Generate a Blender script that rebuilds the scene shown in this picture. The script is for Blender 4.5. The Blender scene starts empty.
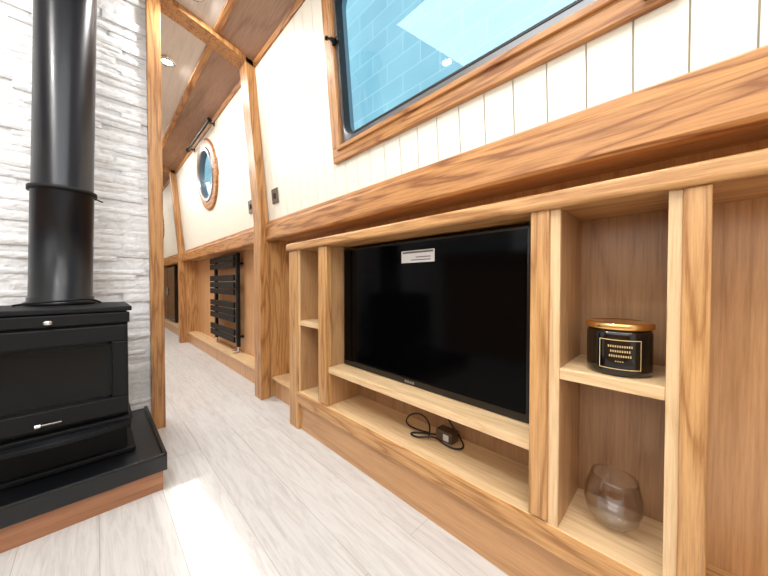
import bpy, bmesh, math, random
from mathutils import Vector, Matrix
random.seed(7)
S = bpy.context.scene
S.view_settings.view_transform = 'Standard'
CAMZ = 0.69

def lin(c):
    c = c/255.0
    return c/12.92 if c <= 0.04045 else ((c+0.055)/1.055)**2.4
def rgb(r, g, b): return (lin(r), lin(g), lin(b), 1)

# ------------------------------------------------------------ materials
def newmat(name):
    m = bpy.data.materials.new(name); m.use_nodes = True
    nt = m.node_tree
    return m, nt, nt.nodes['Principled BSDF']
def plain(name, col, rough=0.5, metal=0.0, bump=0, bscale=200, coat=0, spec=0.5, emit=None, es=0):
    m, nt, b = newmat(name)
    b.inputs['Base Color'].default_value = col
    b.inputs['Roughness'].default_value = rough
    b.inputs['Metallic'].default_value = metal
    b.inputs['Coat Weight'].default_value = coat
    b.inputs['Specular IOR Level'].default_value = spec
    if emit:
        b.inputs['Emission Color'].default_value = emit
        b.inputs['Emission Strength'].default_value = es
    if bump:
        tc = nt.nodes.new('ShaderNodeTexCoord'); n = nt.nodes.new('ShaderNodeTexNoise')
        n.inputs['Scale'].default_value = bscale; n.inputs['Detail'].default_value = 4
        bp = nt.nodes.new('ShaderNodeBump'); bp.inputs['Strength'].default_value = bump; bp.inputs['Distance'].default_value = 0.002
        nt.links.new(tc.outputs['Object'], n.inputs['Vector']); nt.links.new(n.outputs['Fac'], bp.inputs['Height'])
        nt.links.new(bp.outputs['Normal'], b.inputs['Normal'])
    return m
def wood(name, dark, light, axis, rough=0.4, cross=14.0, rings=7.0, ring=.4, coat=0.15, fib=210):
    m, nt, b = newmat(name); L = nt.links; N = nt.nodes
    tc = N.new('ShaderNodeTexCoord')
    def mp(cr, al):
        v = [cr, cr, cr]; v['xyz'.index(axis)] = al
        k = N.new('ShaderNodeMapping'); k.inputs['Scale'].default_value = v
        L.new(tc.outputs['Object'], k.inputs['Vector']); return k
    a = N.new('ShaderNodeTexNoise'); a.inputs['Scale'].default_value = 1; a.inputs['Detail'].default_value = 2
    a.inputs['Distortion'].default_value = 0.2
    L.new(mp(cross, cross*0.09).outputs[0], a.inputs['Vector'])
    mu = N.new('ShaderNodeMath'); mu.operation = 'MULTIPLY'; mu.inputs[1].default_value = rings*2.2
    L.new(a.outputs['Fac'], mu.inputs[0])
    pp = N.new('ShaderNodeMath'); pp.operation = 'PINGPONG'; pp.inputs[1].default_value = 1.0
    L.new(mu.outputs[0], pp.inputs[0])
    pw = N.new('ShaderNodeMath'); pw.operation = 'POWER'; pw.inputs[1].default_value = 2.8
    L.new(pp.outputs[0], pw.inputs[0])
    f = N.new('ShaderNodeTexNoise'); f.inputs['Scale'].default_value = 1; f.inputs['Detail'].default_value = 6
    f.inputs['Roughness'].default_value = 0.7
    L.new(mp(fib, 8.0).outputs[0], f.inputs['Vector'])
    m1 = N.new('ShaderNodeMath'); m1.operation = 'MULTIPLY'; m1.inputs[1].default_value = -ring*.75
    L.new(pw.outputs[0], m1.inputs[0])
    ad = N.new('ShaderNodeMath'); ad.operation = 'ADD'
    L.new(m1.outputs[0], ad.inputs[0]); L.new(f.outputs['Fac'], ad.inputs[1])
    cr = N.new('ShaderNodeValToRGB')
    cr.color_ramp.elements[0].position = 0.2; cr.color_ramp.elements[0].color = dark
    cr.color_ramp.elements[1].position = 0.58; cr.color_ramp.elements[1].color = light
    L.new(ad.outputs[0], cr.inputs['Fac'])
    L.new(cr.outputs['Color'], b.inputs['Base Color'])
    b.inputs['Roughness'].default_value = rough; b.inputs['Coat Weight'].default_value = coat
    b.inputs['Coat Roughness'].default_value = 0.25
    bp = N.new('ShaderNodeBump'); bp.inputs['Strength'].default_value = 0.12; bp.inputs['Distance'].default_value = 0.001
    L.new(f.outputs['Fac'], bp.inputs['Height']); L.new(bp.outputs['Normal'], b.inputs['Normal'])
    return m

OAK_Z = wood('oak_vertical', rgb(154,106,58), rgb(204,158,104), 'z')
OAK_Y = wood('oak_long', rgb(154,106,58), rgb(204,156,102), 'y')
PALE_Y = wood('pale_oak_long', rgb(198,162,116), rgb(226,196,154), 'y', ring=.25)
PALE_Z = wood('pale_oak_vertical', rgb(198,162,116), rgb(226,196,154), 'z', ring=.25)
RICH_Y = wood('golden_oak_long', rgb(134,82,38), rgb(192,138,82), 'y', ring=.5)
RICH_Z = wood('golden_oak_vertical', rgb(142,92,48), rgb(196,146,92), 'z')
PLY_Z = wood('oak_ply_vertical', rgb(146,110,78), rgb(176,140,104), 'z', cross=7, ring=.25)
SIDE_Z = wood('oak_side_panel', rgb(156,116,76), rgb(192,150,106), 'z', cross=8, ring=.25)
PLYW = wood('oak_ply_wall', rgb(178,132,88), rgb(208,162,116), 'z', cross=6, ring=.25)
PLY_Y = wood('oak_ply_long', rgb(172,128,84), rgb(202,156,110), 'y', cross=6, ring=.25)
FASC = wood('hearth_fascia_oak', rgb(140,92,62), rgb(170,120,86), 'x', cross=8, ring=.25)
BROWN = wood('walnut_ceiling_panel', rgb(132,100,80), rgb(164,128,104), 'y', cross=5, rough=.22, coat=.5, ring=.25)
BEIGE = wood('ash_ceiling_panel', rgb(192,182,174), rgb(212,202,195), 'y', cross=5, rough=.3, coat=.3, ring=.2)
CREAM = plain('cream_paint', rgb(235,231,218), 0.38, bump=.05)
CREAMD = plain('cream_paint_groove', rgb(186,178,158), 0.6)
BLACKM = plain('matt_black_steel', rgb(13,15,19), 0.55, bump=.25, bscale=500, spec=.25)
PIPEM = plain('satin_black_enamel', rgb(11,16,24), 0.3, coat=.05, spec=.35)
BLACKG = plain('gloss_black', rgb(8,9,10), 0.08)
SCREEN = plain('tv_screen', rgb(3,3,4), 0.1, spec=.08)
PLAST = plain('black_plastic', rgb(12,12,13), 0.3)
RUBBER = plain('black_rubber', rgb(10,10,11), 0.5)
CHROME = plain('chrome', rgb(215,215,215), 0.15, 1.0)
ALU = plain('aluminium', rgb(150,154,160), 0.3, .9)
SATIN = plain('satin_steel', rgb(120,112,104), 0.35, 1.0)
COPPER = plain('brushed_gold', rgb(240,196,126), 0.25, 1.0)
GOLD = plain('gold_print', rgb(222,196,140), 0.4, .2)
WHITE = plain('white_label', rgb(222,224,228), 0.4)
SLATE = plain('black_slate', rgb(13,15,18), 0.3, bump=.2, bscale=80)
FIREG = plain('stove_glass', rgb(3,3,4), 0.06, spec=.25)
LAMP = plain('lamp_glow', rgb(255,255,255), 0.5, emit=(1,.97,.92,1), es=14)
CANDLE = plain('black_jar_glass', rgb(7,7,8), 0.12, coat=.4)

def thinglass(name, tint, base, edge, power):
    m = bpy.data.materials.new(name); m.use_nodes = True; nt = m.node_tree; nt.nodes.clear()
    o = nt.nodes.new('ShaderNodeOutputMaterial'); mx = nt.nodes.new('ShaderNodeMixShader')
    t = nt.nodes.new('ShaderNodeBsdfTransparent'); t.inputs[0].default_value = tint
    g = nt.nodes.new('ShaderNodeBsdfGlossy'); g.inputs['Roughness'].default_value = 0.02
    lw = nt.nodes.new('ShaderNodeLayerWeight'); lw.inputs[0].default_value = .5
    p = nt.nodes.new('ShaderNodeMath'); p.operation='POWER'; p.inputs[1].default_value = power
    q = nt.nodes.new('ShaderNodeMath'); q.operation='MULTIPLY_ADD'; q.inputs[1].default_value = edge; q.inputs[2].default_value = base
    nt.links.new(lw.outputs['Facing'], p.inputs[0]); nt.links.new(p.outputs[0], q.inputs[0]); nt.links.new(q.outputs[0], mx.inputs[0])
    nt.links.new(t.outputs[0], mx.inputs[1]); nt.links.new(g.outputs[0], mx.inputs[2])
    nt.links.new(mx.outputs[0], o.inputs[0]); return m
PANE = thinglass('window_glass', (.9,.97,.99,1), .09, .7, 5)
GLASS = thinglass('tumbler_glass', (.93,.92,.92,1), .07, .85, 2.6)

def floormat():
    m, nt, b = newmat('pale_grey_plank_floor'); L = nt.links; N = nt.nodes
    tc = N.new('ShaderNodeTexCoord')
    mp = N.new('ShaderNodeMapping'); mp.inputs['Rotation'].default_value = (0,0,math.radians(90))
    L.new(tc.outputs['Object'], mp.inputs['Vector'])
    br = N.new('ShaderNodeTexBrick'); br.inputs['Scale'].default_value = 1; br.offset = .37
    br.inputs['Brick Width'].default_value = 1.4; br.inputs['Row Height'].default_value = .152
    br.inputs['Mortar Size'].default_value = .0007; br.inputs['Mortar Smooth'].default_value = .3
    br.inputs['Color1'].default_value = rgb(212,211,209); br.inputs['Color2'].default_value = rgb(203,201,199)
    br.inputs['Mortar'].default_value = rgb(158,155,150)
    L.new(mp.outputs[0], br.inputs['Vector'])
    m2 = N.new('ShaderNodeMapping'); m2.inputs['Scale'].default_value = (60, 5, 1)
    L.new(tc.outputs['Object'], m2.inputs['Vector'])
    n = N.new('ShaderNodeTexNoise'); n.inputs['Scale'].default_value = 1; n.inputs['Detail'].default_value = 8
    n.inputs['Roughness'].default_value = .72; n.inputs['Distortion'].default_value = 1.0
    L.new(m2.outputs[0], n.inputs['Vector'])
    cr = N.new('ShaderNodeValToRGB'); cr.color_ramp.elements[0].position = .34; cr.color_ramp.elements[0].color = (.7,.685,.67,1)
    cr.color_ramp.elements[1].position = .56; cr.color_ramp.elements[1].color = (1,1,1,1)
    L.new(n.outputs['Fac'], cr.inputs['Fac'])
    mx = N.new('ShaderNodeMix'); mx.data_type = 'RGBA'; mx.blend_type = 'MULTIPLY'; mx.inputs[0].default_value = .7
    L.new(br.outputs['Color'], mx.inputs[6]); L.new(cr.outputs['Color'], mx.inputs[7])
    L.new(mx.outputs[2], b.inputs['Base Color']); b.inputs['Roughness'].default_value = .4
    return m
FLOOR = floormat()
def stonemat():
    m, nt, b = newmat('white_split_stone'); L = nt.links; N = nt.nodes
    tc = N.new('ShaderNodeTexCoord')
    mp = N.new('ShaderNodeMapping'); mp.inputs['Scale'].default_value = (1,1,2.2); L.new(tc.outputs['Object'], mp.inputs['Vector'])
    n = N.new('ShaderNodeTexNoise'); n.inputs['Scale'].default_value = 38; n.inputs['Detail'].default_value = 8; n.inputs['Roughness'].default_value = .7
    L.new(mp.outputs[0], n.inputs['Vector'])
    cr = N.new('ShaderNodeValToRGB'); cr.color_ramp.elements[0].position = .3; cr.color_ramp.elements[0].color = rgb(214,217,223)
    cr.color_ramp.elements[1].position = .5; cr.color_ramp.elements[1].color = rgb(238,240,243)
    L.new(n.outputs['Fac'], cr.inputs['Fac']); L.new(cr.outputs['Color'], b.inputs['Base Color'])
    bp = N.new('ShaderNodeBump'); bp.inputs['Strength'].default_value = .5; bp.inputs['Distance'].default_value = .004
    L.new(n.outputs['Fac'], bp.inputs['Height']); L.new(bp.outputs['Normal'], b.inputs['Normal'])
    b.inputs['Roughness'].default_value = .75; return m
STONE = stonemat()
def extmat():
    m, nt, b = newmat('painted_blue_brick'); L = nt.links; N = nt.nodes
    tc = N.new('ShaderNodeTexCoord')
    sx = N.new('ShaderNodeSeparateXYZ'); cx = N.new('ShaderNodeCombineXYZ')
    L.new(tc.outputs['Object'], sx.inputs[0]); L.new(sx.outputs[1], cx.inputs[0]); L.new(sx.outputs[2], cx.inputs[1])
    br = N.new('ShaderNodeTexBrick'); br.inputs['Scale'].default_value = 1
    br.inputs['Brick Width'].default_value = .6; br.inputs['Row Height'].default_value = .27; br.inputs['Mortar Size'].default_value = .008
    br.inputs['Mortar Smooth'].default_value = .7
    br.inputs['Color1'].default_value = rgb(112,162,176); br.inputs['Color2'].default_value = rgb(122,171,184); br.inputs['Mortar'].default_value = rgb(154,192,202)
    L.new(cx.outputs[0], br.inputs['Vector'])
    n = N.new('ShaderNodeTexNoise'); n.inputs['Scale'].default_value = .9; n.inputs['Detail'].default_value = 4
    L.new(tc.outputs['Object'], n.inputs['Vector'])
    cr = N.new('ShaderNodeValToRGB'); cr.color_ramp.elements[0].position = .35; cr.color_ramp.elements[0].color = (.8,.85,.88,1)
    cr.color_ramp.elements[1].position = .65; cr.color_ramp.elements[1].color = (1,1,1,1)
    L.new(n.outputs['Fac'], cr.inputs['Fac'])
    mx = N.new('ShaderNodeMix'); mx.data_type = 'RGBA'; mx.blend_type = 'MULTIPLY'; mx.inputs[0].default_value = 1
    L.new(br.outputs['Color'], mx.inputs[6]); L.new(cr.outputs['Color'], mx.inputs[7]); L.new(mx.outputs[2], b.inputs['Base Color'])
    b.inputs['Roughness'].default_value = .8; return m
EXT = extmat()

# ------------------------------------------------------------ mesh builder
class MB:
    def __init__(s): s.v=[]; s.f=[]; s.m=[]; s.sm=[]; s.mats=[]
    def mi(s, mat):
        if mat not in s.mats: s.mats.append(mat)
        return s.mats.index(mat)
    def add(s, vs, fs, mat, smooth=False):
        o = len(s.v); s.v += [tuple(p) for p in vs]; i = s.mi(mat)
        for f in fs: s.f.append([o+k for k in f]); s.m.append(i); s.sm.append(smooth)
    def box(s, x0,x1,y0,y1,z0,z1, mat, fn=None):
        vs = [(x,y,z) for x in (x0,x1) for y in (y0,y1) for z in (z0,z1)]
        if fn: vs = [fn(*p) for p in vs]
        s.add(vs, [(0,1,3,2),(4,6,7,5),(0,4,5,1),(2,3,7,6),(0,2,6,4),(1,5,7,3)], mat)
    def prism(s, pts, y0, y1, mat, fn=None, smooth=False):
        n = len(pts); vs = [(x,y0,z) for x,z in pts]+[(x,y1,z) for x,z in pts]
        if fn: vs = [fn(*p) for p in vs]
        s.add(vs, [tuple(range(n)), tuple(range(2*n-1,n-1,-1))]+[(i,(i+1)%n,n+(i+1)%n,n+i) for i in range(n)], mat, smooth)
    def cyl(s, p0, p1, r, mat, seg=24, r1=None, caps=True, smooth=True):
        p0=Vector(p0); p1=Vector(p1); d=(p1-p0).normalized(); r1 = r if r1 is None else r1
        a = d.orthogonal().normalized(); b = d.cross(a)
        vs=[]
        for p,rr in ((p0,r),(p1,r1)):
            for i in range(seg):
                t=2*math.pi*i/seg; vs.append(p+a*math.cos(t)*rr+b*math.sin(t)*rr)
        s.add(vs, [(i,(i+1)%seg,seg+(i+1)%seg,seg+i) for i in range(seg)], mat, smooth)
        if caps: s.add(vs, [tuple(range(seg)), tuple(range(2*seg-1,seg-1,-1))], mat)
    def lathe(s, prof, mat, c=(0,0,0), seg=48, mtx=None):
        vs=[]
        for r,z in prof:
            for i in range(seg):
                t=2*math.pi*i/seg; p=Vector((r*math.cos(t), r*math.sin(t), z))
                if mtx: p = mtx @ p
                vs.append(p+Vector(c))
        fs=[]
        for k in range(len(prof)-1):
            for i in range(seg): fs.append((k*seg+i,k*seg+(i+1)%seg,(k+1)*seg+(i+1)%seg,(k+1)*seg+i))
        s.add(vs, fs, mat, True)
    def loops(s, loops, mat, smooth=False, close=True):
        n=len(loops[0]); vs=[p for l in loops for p in l]; fs=[]
        m=len(loops)
        for k in range(m if close else m-1):
            k2=(k+1)%m
            for i in range(n): fs.append((k*n+i,k*n+(i+1)%n,k2*n+(i+1)%n,k2*n+i))
        s.add(vs, fs, mat, smooth)
    def obj(s, name, parent=None, bevel=0, seg=2):
        me = bpy.data.meshes.new(name); me.from_pydata(s.v, [], s.f)
        for m in s.mats: me.materials.append(m)
        for p,mi,sm in zip(me.polygons, s.m, s.sm): p.material_index=mi; p.use_smooth=sm
        bm = bmesh.new(); bm.from_mesh(me)
        bmesh.ops.recalc_face_normals(bm, faces=bm.faces); bm.to_mesh(me); bm.free()
        o = bpy.data.objects.new(name, me); S.collection.objects.link(o)
        if parent: o.parent = parent
        if bevel:
            md=o.modifiers.new('bevel','BEVEL'); md.width=bevel; md.segments=seg; md.limit_method='ANGLE'; md.angle_limit=math.radians(50)
        return o
def empty(name, loc=(0,0,0)):
    e=bpy.data.objects.new(name,None); e.empty_display_size=.05; S.collection.objects.link(e); return e
def tube(name, pts, r, mat, parent=None):
    cu=bpy.data.curves.new(name,'CURVE'); cu.dimensions='3D'; cu.bevel_depth=r; cu.bevel_resolution=3; cu.resolution_u=8
    sp=cu.splines.new('NURBS'); sp.points.add(len(pts)-1); sp.use_endpoint_u=True; sp.order_u=4
    for p,q in zip(sp.points,pts): p.co=(*q,1)
    cu.materials.append(mat); o=bpy.data.objects.new(name,cu); S.collection.objects.link(o)
    if parent: o.parent=parent
    return o

# cabin side plane (tumblehome): y, s (up the slope), n (into the room)
def cab(n, y, s):
    return (.75-.0911*s-.9958*n, y, 1.05+.9958*s-.0911*n)
YB, YF = -1.8, 7.0
SL = .935

# ------------------------------------------------------------ shell
b=MB(); b.box(-1.2,.95,YB-.05,YF+.05,-.05,0,FLOOR); b.obj('floor')

prof=[(.70,1.925),(.665,1.94),(.47,2.005),(.24,2.06),(.05,2.085),(-.12,2.09),(-.29,2.085),(-.48,2.06),(-.71,2.005),(-.905,1.94),(-.94,1.925)]
b=MB()
for i in range(len(prof)-1):
    (x0,z0),(x1,z1)=prof[i],prof[i+1]
    mat = BROWN if i in (0,1,8,9) else BEIGE
    b.prism([(x0,z0),(x1,z1),(x1,z1+.04),(x0,z0+.04)],YB,YF,mat)
b.lathe([(.079,2.044),(.11,2.046),(.112,2.052),(.105,2.1),(0.0,2.1)],PIPEM,(-.052,1.56,0))   # flue ceiling collar
b.obj('ceiling')
b=MB()
b.prism([(.485,2.005),(.455,2.015),(.455,1.999),(.485,1.990)],YB,YF,RICH_Y)
b.obj('trim_1',bevel=.002)
b=MB(); b.box(.0,.014,YB,YF,.868,.905,RICH_Y,cab); b.obj('trim_2',bevel=.003)

b=MB(); b.box(.87,.89,YB,YF,0,.96,PLYW)
b.box(.752,.89,YB,YF,.95,.97,PLY_Y)
WY0,WY1,WS0,WS1 = .062,.972,.185,.785
PY,PS,PR = 2.85,.555,.235
pitch=.075; y=YB
while y<YF:
    y1=min(y+pitch,YF)
    segs=[(0,SL)]
    if y1>WY0 and y<WY1: segs=[(0,WS0),(WS1,SL)]
    for pc in (PY,5.4):
        if y1>pc-PR and y<pc+PR:
            dy=max(0,min(abs(y-pc),abs(y1-pc))) if not (y<pc<y1) else 0
            h=math.sqrt(max(0,PR*PR-dy*dy)); segs=[(0,PS-h),(PS+h,SL)]
    for s0,s1 in segs:
        b.box(-.02,0,y,y1,s0,s1,CREAMD,cab)
        b.box(0,.005,y+.0015,y1-.0015,s0,s1,CREAM,cab)
    y+=pitch
b.obj('wall_right')

b=MB()
b.prism([(.76,.936),(.722,.936),(.716,.944),(.716,1.018),(.722,1.026),(.728,1.032),(.728,1.046),(.735,1.052),(.76,1.052)],YB,YF,RICH_Y)
b.obj('trim_3',bevel=.002)
b=MB()
b.box(.77,.87,YB,-.03,0,.115,PLYW); b.box(.755,.87,YB,-.03,.115,.13,OAK_Y)
b.box(.77,.87,1.262,YF,0,.105,PLYW); b.box(.757,.87,1.262,YF,.105,.12,PALE_Y)
b.obj('baseboard_right',bevel=.002)

def mir(n,y,s):
    x,yy,z=cab(n,y,s); return (-.24-x,yy,z)
b=MB(); b.box(-1.13,-1.11,YB,YF,0,.96,PLYW); b.box(-1.13,-.992,YB,YF,.95,.97,PLY_Y)
y=YB
while y<YF:
    y1=min(y+pitch,YF); b.box(-.02,0,y,y1,0,SL,CREAMD,mir); b.box(0,.006,y+.002,y1-.002,0,SL,CREAM,mir); y+=pitch
b.obj('wall_left')
b=MB(); b.box(-1.13,.9,YB-.03,YB,0,2.13,CREAM); b.obj('wall_back')
b=MB(); b.box(-1.13,.9,YF,YF+.03,0,2.13,PLYW); b.obj('wall_front')

def zc(x):
    for i in range(len(prof)-1):
        (x0,z0),(x1,z1)=prof[i],prof[i+1]
        if x1<=x<=x0: return z0+(x-x0)/(x1-x0)*(z1-z0)
    return 1.93
def header(b,x0,x1,y0,y1,h,mat):
    xs=[x0+(x1-x0)*i/8 for i in range(9)]
    for i in range(8):
        a,c=xs[i],xs[i+1]
        b.prism([(a,zc(a)-h),(c,zc(c)-h),(c,zc(c)+.005),(a,zc(a)+.005)],y0,y1,mat)
BY0,BY1=1.765,1.80
b=MB(); b.box(-1.11,.19,BY0+.01,BY1+.02,0,2.07,PLYW); b.obj('wall_bulkhead')
def doorframe(name,y0,y1,left):
    b=MB()
    b.box(left-.052,left,y0,y1,0,zc(left)-.0,RICH_Z)
    header(b,left-.0,.66,y0,y1,.030,RICH_Z)
    b.prism([(.688,0),(.74,0),(.74,1.05),(.664,1.945),(.612,1.955),(.688,1.05)],y0,y1,RICH_Z)
    b.prism([(.74,.0),(.872,0),(.872,.955),(.74,.955)],y0+.012,y1-.008,OAK_Z)
    return b.obj(name,bevel=.002)
doorframe('trim_4',BY0-.035,BY1+.03,.234)
doorframe('trim_5',4.03,4.12,.24)
b=MB(); b.box(-1.11,.19,4.06,4.09,0,2.07,CREAM); b.obj('wall_partition')

# stone cladding: neat courses of split-face slips
b=MB(); z=0.0; XE=.184
while z<2.075:
    h=random.choice((.022,.028,.036)); x=-1.09+random.uniform(-.15,0)
    while x<XE:
        w=random.uniform(.10,.30); x0=max(x,-1.1); x1=min(x+w,XE); zt=min(z+h,2.08)
        if x1-x0>.004:
            d=random.uniform(.004,.021); nx=max(2,int((x1-x0)/.012)); nz=3
            vs=[];fs=[]
            for j in range(nz+1):
                for i in range(nx+1):
                    e = 0.85 if (j in (0,nz) or i in (0,nx)) else 1
                    vs.append((x0+(x1-x0)*i/nx,BY0+.008-(d*e+random.uniform(-.0014,.0014)),z+(zt-z)*j/nz))
            for j in range(nz):
                for i in range(nx): fs.append((j*(nx+1)+i,j*(nx+1)+i+1,(j+1)*(nx+1)+i+1,(j+1)*(nx+1)+i))
            o=len(vs)
            for i in range(nx+1): vs.append((vs[i][0],BY0+.01,z)); 
            for i in range(nx+1): vs.append((vs[i][0],BY0+.01,zt))
            for i in range(nx):
                fs.append((i,i+1,o+i+1,o+i)); t=nz*(nx+1); fs.append((t+i,t+i+1,o+nx+1+i+1,o+nx+1+i))
            b.add(vs,fs,STONE)
            b.box(x0,x1,BY0+.003,BY0+.012,z,zt,STONE)
        x+=w
    z+=h
b.obj('wall_stone')

# ------------------------------------------------------------ window
def rrect(y0,y1,s0,s1,r,n,seg=8):
    out=[]
    for cy,cs,a0 in ((y1-r,s1-r,0),(y0+r,s1-r,90),(y0+r,s0+r,180),(y1-r,s0+r,270)):
        for i in range(seg+1):
            a=math.radians(a0+90*i/seg); out.append(cab(n,cy+r*math.cos(a),cs+r*math.sin(a)))
    return out
W=empty('window_1')
def oframe(name,y0,y1,s0,s1,w,parent,mY,mZ,t=.022):
    b=MB()
    b.box(.002,t,y0,y1,s0,s0+w,mY,cab); b.box(.002,t,y0,y1,s1-w,s1,mY,cab)
    b.box(.002,t,y0,y0+w*1.15,s0+w,s1-w,mZ,cab); b.box(.002,t,y1-w*1.15,y1,s0+w,s1-w,mZ,cab)
    b.box(t-.004,t+.008,y0+w*.72,y1-w*.72,s0+w*.72,s0+w*1.02,mY,cab); b.box(t-.004,t+.008,y0+w*.72,y1-w*.72,s1-w*1.02,s1-w*.72,mY,cab)
    b.box(t-.004,t+.008,y0+w*.85,y0+w*1.17,s0+w,s1-w,mZ,cab); b.box(t-.004,t+.008,y1-w*1.17,y1-w*.85,s0+w,s1-w,mZ,cab)
    return b.obj(name,parent,bevel=.003)
oframe('oak_frame',.005,1.033,.137,.835,.055,W,RICH_Y,RICH_Z)
b=MB()
a=(WY0-.01,WY1+.01,WS0-.01,WS1+.01); i_=(WY0+.028,WY1-.028,WS0+.026,WS1-.026)
b.loops([rrect(*a,.012,.012),rrect(*i_,.06,.022),rrect(*i_,.06,-.03),rrect(*a,.012,-.03)],ALU)
b.obj('aluminium_frame',W,bevel=0)
b=MB(); j=(i_[0]+.006,i_[1]-.006,i_[2]+.006,i_[3]-.006)
b.loops([rrect(*i_,.06,.025),rrect(*j,.055,.025),rrect(*j,.055,-.006),rrect(*i_,.06,-.006)],RUBBER)
b.obj('rubber_seal',W)
b=MB(); l=rrect(*j,.055,.0); b.add(l,[tuple(range(len(l)))],PANE); b.obj('glass_pane',W)
def latch(y,s,par,nm):
    b=MB(); b.box(.02,.03,y-.02,y+.02,s-.01,s+.01,BLACKG,cab); b.cyl(cab(.03,y,s),cab(.045,y,s),.008,BLACKG)
    b.cyl(cab(.042,y-.006,s-.004),cab(.048,y+.02,s+.012),.005,BLACKG); b.cyl(cab(.048,y+.02,s+.012),cab(.05,y+.024,s+.014),.008,BLACKG)
    b.obj(nm,par,bevel=.002)
latch(.038,.160,W,'latch_lower'); latch(.955,.575,W,'latch_upper')
def rail(name,y0,y1):
    b=MB(); b.cyl(cab(.05,y0,.86),cab(.05,y1,.86),.009,PLAST); 
    for yy in (y0,y1): b.cyl(cab(.05,yy-.012,.86),cab(.05,yy+.012,.86),.016,PLAST)
    for yy in (y0+.04,y1-.04): b.cyl(cab(.0,yy,.86),cab(.05,yy,.86),.006,PLAST); b.cyl(cab(.004,yy,.86),cab(.01,yy,.86),.018,PLAST)
    b.obj(name)
rail('curtain_rail',-.08,1.09); rail('curtain_rail.001',2.5,3.2)

def porthole(nm,pc):
    P=empty(nm)
    def ring(r,n,seg=48): return [cab(n,pc+r*math.cos(2*math.pi*k/seg),PS+r*math.sin(2*math.pi*k/seg)) for k in range(seg)]
    b=MB(); b.loops([ring(.29,.004),ring(.285,.018),ring(.275,.022),ring(.225,.024),ring(.218,.018),ring(.218,-.02),ring(.29,-.02)],RICH_Y); b.obj('oak_ring',P)
    b=MB(); b.loops([ring(.222,.02),ring(.215,.03),ring(.19,.03),ring(.185,.02),ring(.185,-.02),ring(.222,-.02)],ALU); b.obj('metal_ring',P)
    b=MB(); l=ring(.187,.0); b.add(l,[tuple(range(len(l)))],PANE); b.obj('glass_pane',P)
porthole('window_2',PY); porthole('window_3',5.4)

b=MB(); b.box(3.0,3.1,-8,14,-1,7,EXT); b.obj('exterior_brick_wall')
b=MB(); b.box(.95,3.0,-8,14,-1,-.9,EXT); b.obj('exterior_ground')

def switch(nm,y,s):
    b=MB(); b.box(.006,.013,y-.035,y+.035,s-.04,s+.04,SATIN,cab); b.box(.013,.018,y-.01,y+.01,s-.014,s+.014,PLAST,cab); b.obj(nm,bevel=.0015)
switch('light_switch',1.62,.13); switch('light_switch.001',1.98,.135)

# ------------------------------------------------------------ media cabinet
FX=.68
C=empty('media_cabinet')
TOPZ0,TOPZ1=.842,.877
b=MB(); b.box(.662,.868,-1.2,1.36,TOPZ0,TOPZ1,OAK_Y); b.obj('counter_top',C,bevel=.009,seg=4)
b=MB()
for y0,y1 in ((1.268,1.35),(1.024,1.089),(.199,.236),(-.028,.004)):
    b.box(FX-.006,FX+.02,y0,y1,.185 if 0<y0<1.2 else .0,TOPZ0,OAK_Z)
b.obj('face_posts',C,bevel=.003)
b=MB()
for y0,y1 in ((1.262,1.28),(1.03,1.048),(.180,.199),(.004,.021)):
    b.box(FX+.0085,.868,y0,y1,.13,TOPZ0,SIDE_Z)
    b.box(FX+.001,FX+.008,y0,y1,.13,TOPZ0,PALE_Z)
b.obj('partitions',C,bevel=.0008)
b=MB(); b.box(.856,.869,-.02,1.35,.13,TOPZ0,PLY_Z); b.obj('back_panel',C)
b=MB()
for z0,z1,y0,y1 in ((.318,.342,.199,1.03),(.491,.514,.021,.18),(.491,.514,1.048,1.262)):
    b.box(FX+.003,.856,y0,y1,z0,z1,PALE_Y)
b.obj('shelves',C,bevel=.0015)
b=MB()
b.box(FX-.001,.856,-.02,1.268,.158,.18,PALE_Y)
b.box(FX-.012,FX+.02,-.02,1.268,.13,.178,OAK_Y)
b.obj('bottom_board',C,bevel=.002)
b=MB(); b.box(FX+.008,FX+.03,-1.2,1.268,0,.13,PLY_Y); b.obj('plinth',C,bevel=.001)

# ------------------------------------------------------------ TV
T=empty('television')
tx=.755; ty0,ty1,tz0,tz1=.262,1.016,.3435,.832
b=MB(); b.box(tx,tx+.045,ty0,ty1,tz0,tz1,PLAST); b.box(tx+.045,tx+.07,ty0+.1,ty1-.1,tz0+.05,tz1-.12,PLAST)
b.obj('body',T,bevel=.004)
b=MB(); b.box(tx-.0015,tx+.001,ty0+.009,ty1-.009,tz0+.022,tz1-.009,SCREEN); b.obj('screen',T)
b=MB()
b.box(tx-.0022,tx-.0016,.545,.683,.757,.797,WHITE)
b.box(tx-.0026,tx-.0022,.55,.678,.788,.794,SATIN)
for k in range(2): b.box(tx-.0026,tx-.0022,.56,.64-.02*k,.764+.009*k,.767+.009*k,SATIN)
for k in range(4): b.box(tx-.001,tx+.0005,.628+.011*k,.636+.011*k,tz0+.007,tz0+.015,ALU)
b.obj('label',T)

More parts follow.
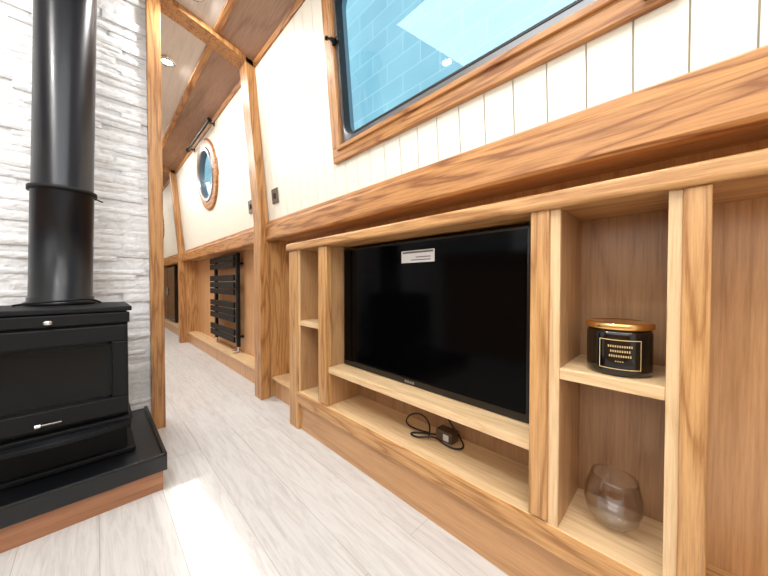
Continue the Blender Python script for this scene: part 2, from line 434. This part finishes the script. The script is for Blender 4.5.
# ------------------------------------------------------------ candle
cx,cy,cz=.745,.092,.5145
K=empty('scented_candle')
b=MB(); b.lathe([(0,0),(.046,0),(.051,.004),(.052,.01),(.052,.078),(.050,.086),(.0,.086)],CANDLE,(cx,cy,cz)); b.obj('jar',K)
b=MB(); b.lathe([(0,.0865),(.050,.0865),(.0535,.088),(.0545,.090),(.0545,.096),(.053,.099),(.049,.1),(.046,.098),(0,.098)],COPPER,(cx,cy,cz)); b.obj('lid',K)
b=MB()
def patch(a0,a1,z0,z1,mat):
    n=8; R=.0526; vs=[]
    for k in range(n+1):
        a=math.radians(a0+(a1-a0)*k/n)
        for z in (z0,z1): vs.append((cx+R*math.cos(a),cy+R*math.sin(a),cz+z))
    b.add(vs,[(2*k,2*k+2,2*k+3,2*k+1) for k in range(n)],mat,True)
ac=190
patch(ac-36,ac+36,.068,.0694,GOLD); patch(ac-36,ac+36,.014,.0154,GOLD); patch(ac-36,ac-34.4,.014,.0694,GOLD); patch(ac+34.4,ac+36,.014,.0694,GOLD)
for z,wd in ((.055,20),(.046,16),(.037,18),(.028,8)):
    a=ac-wd
    while a<ac+wd-1:
        patch(a,a+1.8,z,z+.0040 if wd>10 else z+.002,GOLD); a+=3.8
b.obj('label',K)

# ------------------------------------------------------------ glass tumbler
b=MB()
M=Matrix.Translation((0,0,.001)) @ Matrix.Rotation(math.radians(3),4,Vector((1,.3,0)))
pr=[(0,.0),(.018,.001),(.032,.008),(.045,.026),(.050,.048),(.048,.072),(.041,.098),(.0395,.104),(.0385,.1045),(.038,.103),(.0398,.097),(.0467,.072),(.0486,.048),(.0435,.028),(.03,.013),(.015,.008),(0,.008)]
b.lathe(pr,GLASS,(.772,.104,.181),mtx=M,seg=64); b.obj('stemless_glass')

A=empty('power_adapter')
b=MB(); b.box(.79,.83,.505,.565,.181,.215,SATIN); b.box(.786,.79,.515,.535,.188,.208,WHITE); b.obj('body',A,bevel=.003)
tube('cable',[(.80,.565,.19),(.78,.62,.184),(.75,.66,.184),(.74,.60,.184),(.78,.56,.2),(.76,.50,.184),(.80,.45,.184),(.84,.52,.2),(.835,.58,.27),(.84,.60,.36)],.0028,PLAST,A)
tube('cable_loop',[(.80,.60,.184),(.77,.68,.184),(.81,.72,.2),(.84,.66,.23),(.82,.60,.2),(.77,.58,.185)],.0028,PLAST,A)

# ------------------------------------------------------------ towel radiator
R=empty('towel_radiator')
b=MB(); rx=.815
for yy in (2.52,3.12): b.box(rx,rx+.025,yy,yy+.035,.17,.93,BLACKM)
for yy in (2.54,3.135):
    for zz in (.25,.85): b.cyl((rx+.02,yy,zz),(.8699,yy,zz),.01,BLACKM)
b.obj('uprights',R,bevel=.003)
b=MB()
z=.2
for g in (2,3,3,2):
    for k in range(g): b.box(rx-.016,rx,2.56,3.24,z,z+.05,BLACKM); z+=.058
    z+=.05
b.obj('slats',R,bevel=.004)
b=MB(); b.cyl((rx+.012,2.535,.121),(rx+.012,2.535,.17),.009,CHROME); b.cyl((rx+.012,2.535,.135),(rx-.03,2.535,.135),.013,CHROME); b.cyl((rx+.012,3.135,.121),(rx+.012,3.135,.17),.009,CHROME)
b.obj('valves',R)

b=MB()
b.box(.80,.869,5.0,6.1,.13,.93,PLAST); b.box(.795,.80,5.01,5.54,.14,.92,BLACKG); b.box(.795,.80,5.56,6.09,.14,.92,BLACKG)
b.cyl((.785,5.50,.5),(.785,5.50,.62),.006,CHROME); b.cyl((.785,5.60,.5),(.785,5.60,.62),.006,CHROME)
b.obj('storage_cupboard',bevel=.002)

# ------------------------------------------------------------ stove + hearth
H=empty('hearth')
b=MB(); b.box(-.62,.155,1.213,1.728,0,.068,FASC); b.obj('oak_fascia',H)
b=MB(); b.box(-.63,.165,1.2,1.728,.068,.117,SLATE); 
b.box(-.63,.165,1.2,1.212,.117,.125,SLATE); b.box(.153,.165,1.2,1.728,.117,.125,SLATE); b.obj('slate_top',H,bevel=.002)

V=empty('wood_burning_stove')
sx0,sx1,sy0,sy1=-.252,.083,1.30,1.62
b=MB(); b.box(sx0+.01,sx1-.006,sy0+.012,sy1,.245,.598,BLACKM); b.obj('body',V,bevel=.006)
b=MB(); b.box(sx0-.002,sx1+.004,sy0-.004,sy1+.005,.598,.613,BLACKM); b.obj('top_plate',V,bevel=.003)
b=MB()
g0,g1,gz0,gz1=-.215,.036,.318,.500
b.box(sx0+.012,sx1-.008,sy0-.008,sy0+.014,gz1,.553,BLACKM); b.box(sx0+.012,sx1-.008,sy0-.008,sy0+.014,.262,gz0,BLACKM)
b.box(sx0+.012,g0,sy0-.008,sy0+.014,gz0,gz1,BLACKM); b.box(g1,sx1-.008,sy0-.008,sy0+.014,gz0,gz1,BLACKM)
b.obj('door',V,bevel=.004)
b=MB(); b.box(g0,g1,sy0+.008,sy0+.0125,gz0,gz1,FIREG); 
b.box(g0,g1,sy0+.004,sy0+.009,gz0,gz0+.008,BLACKM); b.box(g0,g1,sy0+.004,sy0+.009,gz1-.008,gz1,BLACKM); b.box(g1-.008,g1,sy0+.004,sy0+.009,gz0,gz1,BLACKM)
b.obj('door_glass',V)
b=MB(); b.box(sx0+.006,sx1-.002,sy0-.004,sy0+.02,.560,.594,BLACKM); b.obj('air_panel',V,bevel=.003)
b=MB()
b.cyl((-.098,sy0-.002,.575),(-.098,sy0-.03,.575),.003,CHROME); b.lathe([(0,-.010),(.005,-.009),(.0075,-.003),(.0075,.003),(.005,.009),(0,.010)],CHROME,(-.098,sy0-.032,.575),mtx=Matrix.Rotation(math.radians(90),4,'Y'))
b.cyl((-.115,sy0-.006,.285),(-.115,sy0-.03,.285),.003,SATIN); b.cyl((-.12,sy0-.03,.285),(-.075,sy0-.03,.285),.003,SATIN); b.cyl((-.126,sy0-.03,.285),(-.115,sy0-.03,.285),.006,CHROME)
b.obj('handles',V)
b=MB()
b.box(sx0,sx1+.002,sy0-.012,sy1,.236,.248,BLACKM)
pts=[(sx0+.0,sy0-.01)]+[(sx0+(sx1-sx0)*k/12, sy0-.01-.045*math.sin(math.pi*k/12)**.6) for k in range(1,12)]+[(sx1,sy0-.01)]
n=len(pts); vs=[(x,y,.222) for x,y in pts]+[(x,y,.236) for x,y in pts]
b.add(vs,[tuple(range(n)),tuple(range(2*n-1,n-1,-1))]+[(i,(i+1)%n,n+(i+1)%n,n+i) for i in range(n)],BLACKM)
b.box(sx0+.01,sx1-.002,sy0+.0,sy1,.205,.236,BLACKM)
b.obj('ash_lip',V,bevel=.002)
b=MB(); b.box(sx0+.03,sx1-.01,sy0+.03,sy1-.02,.13,.206,BLACKM); b.box(sx0+.0,sx1+.01,sy0+.01,sy1,.1175,.134,BLACKM); b.obj('pedestal',V,bevel=.004)

pc=(-.086,1.56)
TL=Matrix(((1,0,.024,-.024*.612),(0,1,0,0),(0,0,1,0),(0,0,0,1)))
b=MB()
b.lathe([(.0,.612),(.092,.612),(.092,.622),(.083,.628),(.083,.64),(.079,.642),(.079,1.008),(.082,1.01),(.0825,1.018),(.079,1.02),(.077,1.022),(.077,2.048)],PIPEM,(pc[0],pc[1],0),seg=64,mtx=TL)
b.obj('flue_pipe',V)
b=MB(); b.lathe([(.0785,1.005),(.0865,1.006),(.0865,1.02),(.0785,1.021)],BLACKM,(pc[0],pc[1],0),mtx=TL); b.cyl((pc[0]+.08,pc[1]-.045,1.0),(pc[0]+.11,pc[1]-.06,.985),.0025,BLACKM,10)
b.obj('flue_clamp',V)
tube('sensor_cable',[(pc[0]-.10,1.47,.618),(pc[0]-.04,1.455,.63),(pc[0]+.03,1.455,.625),(pc[0]+.07,1.48,.64),(pc[0]+.1,1.5,.618)],.0035,BLACKM,V)

# ------------------------------------------------------------ downlights
dl=[(.345,1.60),(.33,2.22),(.33,3.4),(-.5,.4),(.33,.2),(-.5,1.2),(.33,-.9),(-.5,-.9),(.1,5.0)]
for k,(x,y) in enumerate(dl):
    z=zc(x)
    b=MB(); b.lathe([(.028,-.004),(.03,-.010),(.042,-.010),(.046,0),(.046,.01)],CHROME,(x,y,z-.001)); b.lathe([(0,-.006),(.029,-.006)],LAMP,(x,y,z)); b.obj('downlight' if k==0 else 'downlight.%03d'%k)
    ld=bpy.data.lights.new('downlight_lamp','AREA'); ld.shape='DISK'; ld.size=.06; ld.energy=4.5; ld.color=(1,.98,.95)
    lo=bpy.data.objects.new('downlight_lamp',ld); lo.location=(x,y,z-.016); S.collection.objects.link(lo)

def area(nm,loc,rot,sx,sy,e,col=(1,1,1)):
    ld=bpy.data.lights.new(nm,'AREA'); ld.shape='RECTANGLE'; ld.size=sx; ld.size_y=sy; ld.energy=e; ld.color=col
    lo=bpy.data.objects.new(nm,ld); lo.location=loc; lo.rotation_euler=rot; S.collection.objects.link(lo)
area('ceiling_fill',(-.25,.0,1.98),(0,0,0),.8,2.2,28,(.95,.98,1))  # added soft overhead fill, not a fitting of the boat
area('side_fill',(-.95,-.2,1.35),(0,math.radians(-90),0),.8,2.4,12,(.92,.96,1))  # unseen fill from the left, added to brighten the cabinet side
area('far_room_fill',(-.1,3.0,1.98),(0,0,0),.6,1.6,24,(.98,.99,1))  # added broad fill for the far room, besides its downlights
area('end_room_fill',(-.1,5.4,1.98),(0,0,0),.7,1.4,14,(1,.98,.95))  # added fill for the room past the second doorframe, no such fitting

sun=bpy.data.lights.new('sun','SUN'); sun.energy=5.5; sun.angle=.05; so=bpy.data.objects.new('sun',sun)
so.rotation_euler=(0,math.radians(-50),0); S.collection.objects.link(so)
w=bpy.data.worlds.new('world'); S.world=w; w.use_nodes=True
bg=w.node_tree.nodes['Background']; bg.inputs[0].default_value=(.72,.87,1,1); bg.inputs[1].default_value=.8

cd=bpy.data.cameras.new('camera'); cd.sensor_width=36; cd.lens=295/768*36; cd.clip_start=.01
co=bpy.data.objects.new('camera',cd); co.location=(0,0,CAMZ); co.rotation_euler=(math.radians(89.0),0,math.radians(-44.4))
S.collection.objects.link(co); S.camera=co
